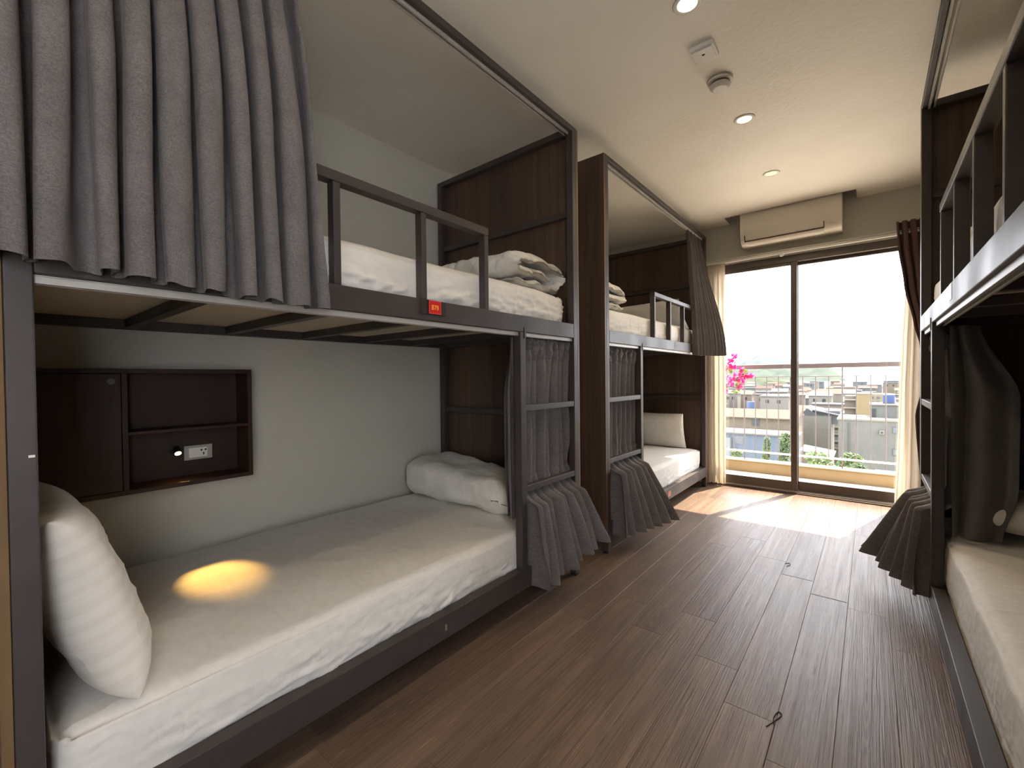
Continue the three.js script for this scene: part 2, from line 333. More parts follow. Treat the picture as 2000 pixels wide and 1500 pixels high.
// ---------------------------------------------------------------- bunk beds
const YT = 2.469, YU0 = 1.314, YU1 = 1.391, YL0 = 0.104, YL1 = 0.197, DEEP = 1.1;
function bunk(o) {
  const { xf, s, zn, zf, ladder } = o, zc = (zn + zf) / 2;
  const t = thing('bunk_bed', [xf + s * DEEP / 2, 0, zc], o.label, 'bunk bed', 'bunk beds along both sides of the aisle');
  // i0..i1 run inward from the aisle face, z in the room
  const G = (i0, i1, y0, y1, z0, z1, r = 0.003, grain = 'y') => {
    const a = s * i0 - s * DEEP / 2, b = s * i1 - s * DEEP / 2; return bx(Math.min(a, b), Math.max(a, b), y0, y1, Math.min(z0, z1) - zc, Math.max(z0, z1) - zc, r, grain);
  };
  const P = (name, i0, i1, y0, y1, z0, z1, m = M.steel, r = 0.003, grain = 'y', parent = t) => part(parent, name, G(i0, i1, y0, y1, z0, z1, r, grain), m);
  const pw = 0.04, pn = zn - 0.018, pf = zf + 0.018;          // posts stand inside the end panels
  for (const [z0, z1] of [[pn - pw, pn], [pf, pf + pw]]) for (const [i0, i1] of [[0, pw], [DEEP - pw, DEEP]]) {
    const p = P('post', i0, i1, 0.012, YT, z0, z1);
    P('floor_pad', i0 + 0.004, i1 - 0.004, 0, 0.0125, z0 + 0.004, z1 - 0.004, M.foot, 0.002, 'y', p);
  }
  const a = pf + pw, b = pn - pw;
  // lower frame
  P('lower_rail', 0, 0.045, YL0, YL1, a, b); P('lower_rail', DEEP - 0.04, DEEP, YL0, YL1, a, b);
  for (const [z0, z1] of [[b, pn], [pf, a]]) { P('lower_end_rail', pw, DEEP - pw, YL0, YL1, z0, z1); P('upper_end_rail', pw, DEEP - pw, YU0, YU1, z0, z1); P('top_end_rail', pw, DEEP - pw, YT - 0.035, YT, z0, z1); }
  P('lower_board', 0.045, DEEP - 0.04, 0.155, 0.172, a, b, M.board, 0.001);
  // upper frame
  const ur = P('upper_rail', 0, 0.045, YU0, YU1, a, b); P('upper_rail', DEEP - 0.04, DEEP, YU0, YU1, a, b);
  P('upper_board', 0.045, DEEP - 0.04, 1.352, 1.366, a, b, M.board, 0.001);
  for (let k = 1; k <= 5; k++) { const z = zn - 0.03 - 0.355 * k; if (z > a + 0.05) P('cross_bar', 0.045, DEEP - 0.04, 1.318, 1.352, z - 0.019, z + 0.019); }
  // top bar and the white curtain tracks
  P('top_rail', 0, 0.022, YT - 0.03, YT, a, b);
  const track = (i0, i1, y0, y1) => part(t, 'curtain_track', merge([G(i0, i1, y1 - 0.003, y1, a, b, 0.001), G(i0, i0 + 0.003, y0, y1 - 0.003, a, b, 0.001), G(i1 - 0.003, i1, y0, y1 - 0.003, a, b, 0.001), G(i0, i0 + 0.009, y0, y0 + 0.002, a, b, 0.001), G(i1 - 0.009, i1, y0, y0 + 0.002, a, b, 0.001)]), M.alu);
  track(0.024, 0.052, YT - 0.040, YT - 0.012);
  track(0.012, 0.040, YU0 - 0.018, YU0 - 0.0005);
  // wooden end panels with dark frame bars on the inside
  for (const [z0, z1, zi, e, raw] of [[zn - 0.018, zn, pn, -1, o.rawNear], [zf, zf + 0.018, pf, 1, false]]) {
    const p = P('end_panel', 0.002, DEEP, 0.085, YT - 0.004, z0, z1, M.walnut, 0.001);
    P('edge_strip', 0.0005, 0.002, 0.085, YT - 0.004, z0 + 0.001, z1 - 0.001, raw ? M.rawEdge : M.edgeBand, 0.0005, 'y', p);
    P('panel_bar', pw, DEEP - pw, 1.985, 2.02, zi, zi + e * 0.03); P('panel_bar', pw, DEEP - pw, 0.87, 0.905, zi, zi + e * 0.03);
  }
  // ladder
  const far = ladder === 'far', e = far ? 1 : -1, zl = far ? zf : zn, l0 = zl + e * o.lw, l1 = zl + e * (o.lw + 0.04), rung0 = zl + e * (0.018 + pw);
  P('ladder_post', 0, 0.04, YL1, YU0, l0, l1);
  P('ladder_tab', -0.003, 0.0, YU0 - 0.03, YU0 + 0.022, far ? l0 : l1, (far ? l0 : l1) + 0.012, M.steel, 0.001);
  for (const y of [0.955, 0.572]) P('ladder_rung', 0.002, 0.032, y - 0.015, y + 0.015, rung0, l0);
  // guard rail
  const g0 = zl + e * o.gz, g1 = far ? b : a;
  const gr = P('guard_rail', 0.002, 0.042, 1.705, 1.738, g0, g1);
  for (let k = 0; k < 4; k++) { const z = g0 + e * 0.337 * k; P('baluster', 0.004, 0.040, YU1, 1.705, z, z + e * 0.024, M.steel, 0.003, 'y', gr); }
  return { t, P, G, ur, zc };
}
const bedA = bunk({ xf: XL, s: -1, zn: -0.017, zf: -2.136, ladder: 'far', lw: 0.493, gz: 0.742, rawNear: true, label: 'dark steel bunk bed nearest the camera with red B79 plate on rail' });
const bedB = bunk({ xf: XL, s: -1, zn: -2.443, zf: -4.60, ladder: 'near', lw: 0.535, gz: 0.807, label: 'dark steel bunk bed beside the balcony door, behind the B79 bunk' });
const bedC = bunk({ xf: XR, s: 1, zn: -1.02, zf: -3.12, ladder: 'far', lw: 0.53, gz: 0.80, label: 'dark steel bunk bed at right side of the aisle, cut by frame' });

{ // number plate B79 on the first bunk's upper rail
  const c = document.createElement('canvas'); c.width = 256; c.height = 216; const x = c.getContext('2d');
  x.fillStyle = '#d5160d'; x.fillRect(0, 0, 256, 216); x.strokeStyle = '#e2525a'; x.lineWidth = 14; x.strokeRect(5, 5, 246, 206);
  x.fillStyle = '#ffc24a'; x.font = 'bold 104px sans-serif'; x.textAlign = 'center'; x.textBaseline = 'middle'; x.save(); x.translate(128, 112); x.scale(0.86, 1.05); x.fillText('B79', 0, 0); x.restore();
  const t = new THREE.CanvasTexture(c); t.colorSpace = THREE.SRGBColorSpace;
  const pl = bedA.P('number_plate', -0.004, 0, 1.336, 1.3895, -1.141, -1.021, M.black, 0.001);
  pl.material = std({ color: 0x2a2423, roughness: 0.6 });
  const f = part(pl, 'number_face', new THREE.BoxGeometry(0.003, 0.049, 0.058), [0, 1, 2, 3, 4, 5].map((k) => (k === 0 ? std({ map: t, roughness: 0.4 }) : std({ color: 0xc0140d, roughness: 0.5 }))));
  f.position.set(XL + 0.0055 - (XL - DEEP / 2), 1.364, -1.084 - bedA.zc);
  bedA.P('paint_chip', -0.0006, 0, 0.956, 0.961, -0.071, -0.062, M.white, 0.0002);
  bedA.P('faint_mark', -0.0006, 0, 0.136, 0.160, -1.128, -1.118, std({ color: 0x8c857f, roughness: 0.7 }), 0.0002);
  // worn white sticker on the second bunk, plain white one on the right bunk, red tag on the second bunk's lower rail
  const c2 = document.createElement('canvas'); c2.width = 64; c2.height = 64; const y = c2.getContext('2d'); y.fillStyle = '#7a7472'; y.fillRect(0, 0, 64, 64); y.fillStyle = '#e8e6e0';
  for (const [a, b, w, h] of [[6, 4, 22, 24], [24, 22, 14, 30], [40, 8, 16, 50], [10, 40, 18, 20]]) y.fillRect(a, b, w, h);
  const t2 = new THREE.CanvasTexture(c2); t2.colorSpace = THREE.SRGBColorSpace;
  bedB.P('worn_sticker', -0.0012, 0, 1.335, 1.383, -3.735, -3.672, std({ map: t2, roughness: 0.6 }), 0.0004);
  bedB.P('red_tag', -0.0015, 0, 0.128, 0.170, -3.56, -3.50, std({ color: 0xd0714a, roughness: 0.5 }), 0.0004);
  bedC.P('white_sticker', -0.0012, 0, 1.335, 1.388, -2.02, -1.965, M.white, 0.0004);
}

// ---------------------------------------------------------------- mattresses
function mattress(label, x0, x1, y0, y1, z0, z1, o = {}) {
  const w = x1 - x0, h = y1 - y0, d = z1 - z0, sd = o.seed ?? 1, amp = o.amp ?? 1;
  const g = softBox(w, h, d, o.r ?? 0.035, 0.0145, (p, n) => {
    const side = 1 - Math.abs(n.y), s = amp * (0.35 + 0.65 * side);
    let k = 0.0035 * N3(p.x * 3 + sd, p.y * 6, p.z * 3);
    const low = smooth(p.y, h * 0.35, -h * 0.45), dir = side > 0.4 ? crease(p.z * 9 + p.y * 14, p.y * 7 - p.z * 2.5, p.x * 3, sd * 7) * 0.008 * smooth(N3(p.z * 1.6, 0.3, sd), -0.3, 0.6) * (0.25 + low) + crease(p.z * 2.6 - p.y * 2, p.y * 24, p.x, sd * 3) * 0.007 * low : crease(p.x * 2.2, p.z * 2.6, 0.2, sd) * 0.002;
    if (side > 0.4) k += amp * 0.0032 * crease(p.z * 17 - p.y * 12, p.y * 20 + p.z * 5, p.x * 4, sd * 5) * smooth(N3(p.z * 2.1, p.y * 3, sd + 8), -0.35, 0.35);
    k += dir * s;
    const crown = n.y > 0.4 ? -0.012 * ((p.x / (w / 2)) ** 4 + (p.z / (d / 2)) ** 6) + 0.004 : 0;
    const bulge = side > 0.5 ? 0.008 * (1 - (p.y / (h / 2)) ** 2) : 0;
    const q = n.clone().multiplyScalar(k + bulge); q.y += crown; return q;
  });
  const t = thing('mattress', [(x0 + x1) / 2, y0, (z0 + z1) / 2], label, 'mattress', 'mattresses in the bunks');
  const m = part(t, 'fitted_sheet', g, M.sheet); m.position.y = h / 2;
  return t;
}
const WIDE = [XL - 1.045, XL - 0.052];
mattress('white sheeted mattress on the lower bunk of the nearest bed, with orange light spot', ...WIDE, 0.172, 0.372, -2.07, -0.09, { seed: 2, amp: 1.6 });
mattress('white sheeted mattress on upper bunk behind the B79 plate', ...WIDE, 1.366, 1.565, -2.07, -0.09, { seed: 5, amp: 2.3, r: 0.06 });
mattress('white sheeted mattress on lower bunk beside balcony door, partly in sun', ...WIDE, 0.172, 0.385, -4.53, -2.52, { seed: 9, amp: 0.7 });
mattress('white sheeted mattress on upper bunk next to the balcony door', ...WIDE, 1.366, 1.552, -4.53, -2.52, { seed: 13, amp: 0.8 });
mattress('white sheeted mattress on lower bunk of the right bed', XR + 0.055, XR + 1.045, 0.172, 0.405, -3.05, -1.09, { seed: 17, amp: 0.6 });
mattress('white sheeted mattress on upper bunk of the right bed', XR + 0.055, XR + 1.045, 1.366, 1.56, -3.05, -1.09, { seed: 21, amp: 0.9 });

// ---------------------------------------------------------------- pillows and duvets
function pillow(label, [x, y, z], [w, l, t], rot, seed, mat = M.satin, opt = {}) {
  const g = pillowGeo(w, l, t, seed, opt), o = thing('pillow', [x, y, z], label, 'pillow', 'pillows in the bunks');
  const m = part(o, 'pillowcase', g, mat); m.rotation.set(...rot);
  return o;
}
pillow('plump white striped pillow propped against near end of lowest left bunk', [-1.62, 0.590, -0.158], [0.62, 0.465, 0.175], [0.30, 0.0, 0.0], 3);
pillow('cream pillow standing against wooden end panel in sunlit lower bunk', [-1.66, 0.555, -4.42], [0.48, 0.36, 0.13], [0.26, 0, 0], 8, M.sheet, { pinch: 0.05 });
pillow('tan shaded pillow leaning on end panel of upper bunk by the door', [-1.74, 1.69, -4.37], [0.68, 0.36, 0.13], [0.75, 0.0, 0.04], 15, M.sheet, { pinch: 0.05 });
pillow('flat grey-shaded pillow lying on right lower mattress', [0.67, 0.500, -2.81], [0.72, 0.5, 0.17], [-Math.PI / 2 - 0.1, 0, 0], 21, M.satin);
pillow('white pillow standing behind guard rail of right upper bunk', [0.52, 1.75, -1.62], [0.46, 0.34, 0.14], [0.25, Math.PI / 2 - 0.35, 0], 27, M.satin);
pillow('cream pillow behind second baluster of right upper bunk', [0.50, 1.715, -2.05], [0.42, 0.28, 0.13], [0.3, Math.PI / 2 - 0.3, 0], 31, M.satin);

function duvet(label, [x, y, z], wx, a, turn, seed, thick = 0.05) {   // folded in three, fold ends facing the aisle
  const y1 = thick * 0.5, y3 = thick * 2.55, y2 = thick * 1.52, path = [];
  const arc = (cz, cy, r, t0, t1, n) => { for (let i = 0; i <= n; i++) { const t = lerp(t0, t1, i / n); path.push([cz + r * Math.cos(t), cy + r * Math.sin(t)]); } };
  for (let i = 0; i <= 12; i++) path.push([lerp(a * 0.92, -a + 0.05, i / 12), y1]);
  arc(-a + 0.05, (y1 + y3) / 2, (y3 - y1) / 2, -Math.PI / 2, -Math.PI * 1.5, 12);
  for (let i = 1; i <= 12; i++) path.push([lerp(-a + 0.05, a - 0.03, i / 12), y3 + 0.02 * Math.sin(i / 12 * Math.PI)]);
  arc(a - 0.03, (y2 + y3) / 2, (y3 - y2) / 2, Math.PI / 2, -Math.PI / 2, 8);
  for (let i = 1; i <= 10; i++) path.push([lerp(a - 0.03, -a + 0.12, i / 10), y2]);
  const curve = new THREE.CatmullRomCurve3(path.map(([pz, py]) => V(0, py, pz)), false, 'centripetal');
  const pts = curve.getSpacedPoints(400), at = (u) => { const k = u * 400, i = Math.min(399, Math.floor(k)); return pts[i].clone().lerp(pts[i + 1], k - i); };
  const f = (u, v) => {
    const p = at(u), xx = (v - 0.5) * wx, e = Math.max(0, Math.abs(v - 0.5) * 2 - 0.7) / 0.3;
    const n = 0.012 * N3(p.z * 7 + seed, p.y * 9, xx * 5) + 0.008 * N3(p.z * 16, p.y * 18 + seed, xx * 13);
    return V(xx + 0.02 * N3(p.z * 6, p.y * 30, seed + v * 0.5) * e, Math.max(thick * 0.3, p.y * (1 - 0.22 * e * e) + n * 0.8), p.z + n);
  };
  const th = (u, v) => { const e = clamp(Math.min(u, 1 - u) * 14, 0, 1), q = clamp(Math.min(v, 1 - v) * 9, 0, 1); return 0.012 + (thick * 0.86 - 0.012) * Math.sqrt(e * (2 - e) * q * (2 - q)) * (0.9 + 0.1 * N3(u * 30, v * 12, seed)); };
  const t = thing('folded_duvet', [x, y, z], label, 'duvet', 'duvets in the bunks'), m = part(t, 'duvet_cover', cloth(f, 150, 60, th, [2.4, wx]), M.sheet);
  m.rotation.y = turn;
  return t;
}
duvet('thick white duvet folded up at far end of the B79 upper bunk', [-1.80, 1.56, -1.90], 0.92, 0.2, 0, 3.3, 0.062);
duvet('cream duvet folded at ladder end of upper bunk beside balcony door', [-1.80, 1.548, -2.72], 0.92, 0.2, Math.PI, 7.7, 0.066);
duvet('crumpled duvet at dark far end of right upper bunk', [0.76, 1.555, -2.72], 0.92, 0.18, Math.PI, 11.1, 0.058);
{ // big plump duvet bag lying across the far end of the lower left bunk
  const t = thing('folded_duvet', [-1.82, 0.378, -1.885], 'plump white duvet lying across far end of nearest lower mattress', 'duvet', 'duvets in the bunks');
  const g = softBox(0.96, 0.185, 0.39, 0.085, 0.014, (p, n) => {
    const hump = 0.035 * smooth(-p.x, -0.1, 0.35) - 0.03 * smooth(p.x, 0.1, 0.48), k = 0.012 * N3(p.x * 4, p.y * 5, p.z * 5 + 2) + 0.006 * crease(p.x * 6 + p.z * 3, p.y * 6, p.z * 7, 5);
    return V(n.x * k, n.y * k + (p.y > 0 ? hump : 0), n.z * k);
  });
  part(t, 'duvet_cover', g, M.sheet).position.y = 0.0925;
}

// ---------------------------------------------------------------- bunk curtains
const poly = (pts, t) => { let i = 1; while (i < pts.length - 1 && pts[i][0] < t) i++; const a = pts[i - 1], b = pts[i], k = clamp((t - a[0]) / (b[0] - a[0]), 0, 1), q = k * k * (3 - 2 * k); return a.slice(1).map((x, j) => lerp(x, b[j + 1], lerp(k, q, 0.6))); };
function curtain(label, base, f, nu, nv, uvs, mat = M.curtain, thick = 0.0022, name = 'bunk_curtain', category = 'curtain', group = 'privacy curtains on the bunks') {
  const t = thing(name, base, label, category, group), b = V(...base);
  part(t, 'cloth', cloth((u, v) => f(u, v).sub(b), nu, nv, thick, uvs), mat);
  return t;
}
{ // open curtain hanging outside the near half of the B79 upper bunk
  const n = 11, P = 0.70 / n, k = 0.115;
  const fold = Array.from({ length: Math.ceil(n) + 2 }, (_, i) => 0.75 + 0.5 * hash2(i, 7, 3));
  const f = (u, v) => {
    const w = u + 0.012 * N3(u * 9, v * 0.6, 2.2), ph = 2 * Math.PI * n * w, q = clamp(n * w, 0, n), i = Math.floor(q), A = lerp(0.026, 0.034, smooth(v, 0, 0.7)) * lerp(lerp(fold[i], fold[i + 1], smooth(q - i, 0, 1)), 1, 0.4) ;
    const yb = lerp(1.338, 1.300, u) + 0.006 * N3(u * 20, 0, 5);
    const z0 = 0.085, z1 = lerp(-0.588, -0.622, v);
    const lean = 0.014 * v * N3(u * 8, v * 0.7, 9);
    const z = lerp(z0, z1, u) - P * (k * Math.sin(2 * ph) + 0.055 * Math.sin(ph)) + lean;
    const x = lerp(-1.292, -1.212, smooth(v, 0, 0.62)) + A * Math.cos(ph) + 0.004 * N3(u * 30, v * 3, 1);
    return V(x, lerp(2.432, yb, v), z);
  };
  curtain('large grey heather curtain bunched at top left, over the B79 upper bunk', [-1.22, 1.3, -0.27], f, 420, 34, [2.4, 1.13]);
}
function tucked(label, o) {   // lower bunk curtain pushed behind the ladder rungs and hanging out below them
  const { xf, s, za, zb } = o, n = o.n ?? 8, f = (u, v) => {
    // u: 0 at the room end (near), 1 toward the window
    const inside = o.inner ? smooth(u, o.innerAt, o.innerAt - 0.12) : 0;
    let [out, y] = poly([[0, -0.030, 1.292], [0.10, -0.070, 1.19], [0.30, -0.084, 0.955], [0.60, -0.086, 0.62], [0.675, -0.054, 0.545], [0.72, 0.006, 0.50], [1, lerp(o.out0, o.out1, u), lerp(o.hem0, o.hem1, u)]], v);
    const hang = smooth(v, 0.66, 1), top = smooth(v, 0.16, 0);
    const w = u + 0.02 * N3(u * 5, v * 2.2, o.seed) + 0.012 * top * N3(u * 22, v * 20, o.seed + 4), ph = 2 * Math.PI * n * w, c = Math.cos(ph);
    const A = (lerp(0.030, 0.042, smooth(v, 0.1, 0.5)) + 0.024 * hang) * (0.7 + 0.6 * lerp(hash2(Math.floor(n * w), 4, o.seed * 10 | 0), hash2(Math.floor(n * w) + 1, 4, o.seed * 10 | 0), smooth(n * w - Math.floor(n * w), 0, 1)));
    out += A * (2.2 * Math.pow(0.5 + 0.5 * c, 2.2) - 1.1);
    if (v < 0.66) out = Math.min(out, -0.034);
    if (v >= 0.66 && v < 0.74) out = lerp(Math.min(out, -0.034), out, smooth(v, 0.66, 0.74));
    out += top * 0.012 * N3(u * 30, v * 26, o.seed) - inside * (o.inner ?? 0) * smooth(v, -0.05, 0.25) * (1 - 0.5 * hang);
    if (inside > 0.02) { y = lerp(y, lerp(1.292, o.innerHem ?? 0.4, v), inside); out = Math.min(out, -0.05); }
    const z = lerp(za, zb, u) + 0.012 * N3(u * 4, v * 3, o.seed + 2) + (zb - za) / n * (0.11 * Math.sin(2 * ph) + 0.16 * c) + hang * (o.drift ?? 0) * u;
    return V(xf + (s < 0 ? 1 : -1) * out, y + 0.006 * hang * c, z);
  };
  const t = curtain(label, [xf, 0.15, (za + zb) / 2], f, 260, 90, [1.3, 1.2]);
  if (o.inside) {   // the rest of the cloth hangs inside the bunk, just past the ladder post
    const [zi, i0, i1] = o.inside, b = V(xf, 0.15, (za + zb) / 2);
    const g = (u, v) => { const spread = lerp(0.45, 1, smooth(v, 0, 0.35)) * lerp(1, 0.8, smooth(v, 0.75, 1)), i = i0 + (i1 - i0) * u * spread; return V(xf + s * (i + 0.012 * Math.sin(u * 9 + v)), lerp(1.292, 0.425, v), zi + 0.03 * Math.cos(u * 11 + 0.8 * v) * (1 - 0.4 * u) - 0.02 * u).sub(b); };
    part(t, 'inner_cloth', cloth(g, 60, 40, 0.0022, [0.4, 0.9]), M.curtain);
  }
  return t;
}
tucked('grey curtain tucked behind the ladder rungs of the B79 bunk', { xf: XL, s: -1, za: -1.655, zb: -2.07, n: 7, seed: 3.1, out0: 0.03, out1: 0.13, hem0: 0.10, hem1: 0.235, inner: 0, inside: [-1.625, 0.05, 0.135] });
tucked('grey curtain tucked behind ladder of the bunk beside balcony door', { xf: XL, s: -1, za: -2.505, zb: -2.955, n: 6, seed: 8.4, out0: 0.02, out1: 0.20, hem0: 0.10, hem1: 0.13 });
tucked('grey curtain tucked behind ladder of the right bunk', { xf: XR, s: 1, za: -2.60, zb: -3.05, n: 6, seed: 5.6, out0: 0.0, out1: 0.19, hem0: 0.11, hem1: 0.15, inner: 0, inside: [-2.545, 0.05, 0.25] });
{ // gathered curtain at the window end of the second upper bunk
  const n = 9, f = (u, v) => {
    const w = u + 0.015 * N3(u * 6, v, 4), ph = 2 * Math.PI * n * w, head = smooth(v, 0.14, 0), A = lerp(0.018, 0.034, v) * (0.8 + 0.4 * lerp(hash2(Math.floor(n * w), 2, 5), hash2(Math.floor(n * w) + 1, 2, 5), smooth(n * w - Math.floor(n * w), 0, 1)));
    const out = lerp(-0.036, lerp(0.012, 0.165, u), smooth(v, 0.02, 1)) + 0.012 * smooth(v, 0.05, 0.14) + A * Math.cos(ph) * (1 - 0.35 * head);
    const z = lerp(-4.125, lerp(-4.50, -4.47, v), u) + 0.05 * 0.1 * Math.sin(2 * ph);
    return V(XL + out, lerp(2.432, 1.285, v) + head * 0.008 * Math.cos(ph * 2), z);
  };
  curtain('grey pleated curtain at window end of the second upper bunk', [XL, 1.285, -4.31], f, 240, 40, [1.2, 1.15]);
}

// ---------------------------------------------------------------- window curtains and their track
{
  const t = thing('window_curtain_track', [-0.43, 2.205, -4.71], 'white double curtain track fixed above the balcony door', 'curtain track');
  const L = (y0, y1, z0, z1) => bx(-0.87, 0.88, y0, y1, z0, z1, 0.002);
  part(t, 'front_channel', L(0, 0.022, 0.012, 0.035), M.white); part(t, 'back_channel', L(0.006, 0.028, -0.037, -0.012), M.white); part(t, 'top_plate', L(0.026, 0.034, -0.037, 0.035), M.white);
  part(t, 'center_bracket', new THREE.CylinderGeometry(0.022, 0.012, 0.022, 18).translate(-0.2, -0.010, 0.02), M.white);
}
{
  const f = (u, v) => {
    const y = lerp(2.30, 0.015, v), [l, r] = poly([[0, 0.315, 0.420], [0.77, 0.27, 0.41], [1.1, 0.335, 0.405], [1.32, 0.297, 0.41], [1.47, 0.262, 0.415], [1.80, 0.203, 0.41], [2.12, 0.166, 0.40], [2.3, 0.157, 0.385]].map((q) => q), y);
    const n = 4.5, ph = 2 * Math.PI * n * u, A = 0.022 * lerp(1, 0.7, smooth(v, 0.2, 0.5));
    return V(lerp(l, r, u) + 0.008 * Math.sin(2 * ph), y, -4.655 + A * Math.cos(ph));
  };
  const t = curtain('dark brown drape gathered at right side of the balcony door', [0.3, 0.015, -4.655], f, 120, 60, [0.8, 2.3], M.drape, 0.002, 'window_drape', 'curtain', null);
}
const sheer = (label, l, r, n, seed) => {
  const f = (u, v) => { const y = lerp(2.225, 0.02, v), [a] = poly(l, y), ph = 2 * Math.PI * n * (u + 0.02 * N3(u * 4, v * 2, seed)); return V(lerp(a, r, u) + 0.006 * Math.sin(2 * ph), y, -4.703 + 0.014 * Math.cos(ph) * (0.8 + 0.3 * N3(u * 3, v * 2, seed + 3))); };
  curtain(label, [r, 0.02, -4.703], f, 90, 40, [1, 2.2], M.sheer, 0.0008, 'sheer_curtain', 'curtain', null);
};
sheer('white sheer curtain gathered at right edge of the balcony door', [[0.02, 0.150], [0.4, 0.165], [0.9, 0.18], [1.37, 0.195], [1.66, 0.21], [2.3, 0.24]], 0.36, 4, 1.5);
sheer('white sheer curtain hanging at left edge beside the bunk post', [[0.02, -1.27], [2.3, -1.27]], -1.115, 3.5, 6.5);

// ---------------------------------------------------------------- wall cabinet with socket and reading lamp
{
  const x0 = WL, x1 = WL + 0.15, y0 = 0.662, y1 = 1.152, z0 = -0.812, z1 = -0.10, zd = -0.372, c = [WL + 0.075, y0, -0.456], b = 0.018;
  const t = thing('wall_cabinet', c, 'dark reddish wooden wall cabinet with open shelves above lower mattress', 'cabinet');
  const P = (name, a, bb, y2, y3, z2, z3, m = M.cabinet, parent = t) => part(parent, name, bx(a, bb, y2, y3, z2, z3, 0.0015, 'x').translate(-c[0], -c[1], -c[2]), m);
  P('back_panel', x0, x0 + 0.006, y0, y1, z0, z1);
  P('top_panel', x0 + 0.006, x1, y1 - b, y1, z0, z1); P('bottom_panel', x0 + 0.006, x1, y0, y0 + b, z0, z1);
  P('side_panel', x0 + 0.006, x1, y0 + b, y1 - b, z0, z0 + b); P('side_panel', x0 + 0.006, x1, y0 + b, y1 - b, z1 - b, z1);
  P('divider', x0 + 0.006, x1, y0 + b, y1 - b, zd, zd + b); P('shelf', x0 + 0.006, x1 - 0.004, 0.893, 0.905, z0 + b, zd);
  const d = P('cabinet_door', x1 - 0.016, x1, y0 + b + 0.002, y1 - b - 0.002, zd + b + 0.002, z1 - b - 0.002);
  const k = part(d, 'finger_hole_ring', new THREE.CylinderGeometry(0.012, 0.012, 0.003, 20).rotateZ(Math.PI / 2), std({ color: 0x6b6662, roughness: 0.5 })); k.position.set(x1 + 0.001 - c[0], 1.103 - c[1], -0.325 - c[2]);
  const s = thing('wall_socket', [x0 + 0.006, 0.775, -0.632], 'white power socket inside lower compartment of the wall cabinet', 'socket');
  part(s, 'plate', bx(0, 0.006, -0.028, 0.036, -0.058, 0.05, 0.002), std({ color: 0xa8a49c, roughness: 0.5 }));
  const m = part(s, 'outlet_module', bx(0.006, 0.011, -0.018, 0.026, -0.038, 0.034, 0.002), M.white);
  for (const [y, z, h, w] of [[0.013, -0.014, 0.008, 0.007], [0.014, -0.030, 0.008, 0.007], [-0.003, -0.022, 0.011, 0.005]]) part(m, 'pin_hole', bx(0.0108, 0.0116, y - h / 2, y + h / 2, z - w / 2, z + w / 2, 0.0003), M.black);
  // reading lamp
  const lp = V(x0 + 0.075, 0.792, -0.545), aim = V(-1.872, 0.37, -0.565), dir = aim.clone().sub(lp).normalize();
  const r = thing('reading_lamp', [x0 + 0.006, 0.792, -0.545], 'small reading lamp glowing orange inside the wall cabinet', 'lamp');
  const o = V(x0 + 0.006, 0.792, -0.545), loc = (v) => v.clone().sub(o);
  part(r, 'mount', cyl(0.013, V(0, 0, 0), V(0.008, 0, 0), 16), M.black);
  part(r, 'neck', cyl(0.004, V(0.008, 0, 0), loc(lp).addScaledVector(dir, -0.03), 10), M.black);
  part(r, 'lamp_head', cyl(0.010, loc(lp).addScaledVector(dir, -0.034), loc(lp), 18, 0.0135), M.black);
  const disc = new THREE.CylinderGeometry(0.0115, 0.0115, 0.002, 18).applyQuaternion(new THREE.Quaternion().setFromUnitVectors(V(0, 1, 0), dir)), dp = loc(lp).addScaledVector(dir, 0.001);
  part(r, 'lamp_lens', disc.translate(dp.x, dp.y, dp.z), std({ color: 0x221100, emissive: new THREE.Color(1, 0.55, 0.14), emissiveIntensity: 12 }));
  const sp = new THREE.SpotLight(new THREE.Color(1, 0.55, 0.12), 1.5, 0, 0.255, 0.6, 2); sp.castShadow = true; sp.shadow.radius = 0.3;
  sp.position.copy(loc(lp).addScaledVector(dir, 0.004)); sp.target.position.copy(loc(aim)); r.add(sp, sp.target); sp.name = 'reading_lamp_beam';
}

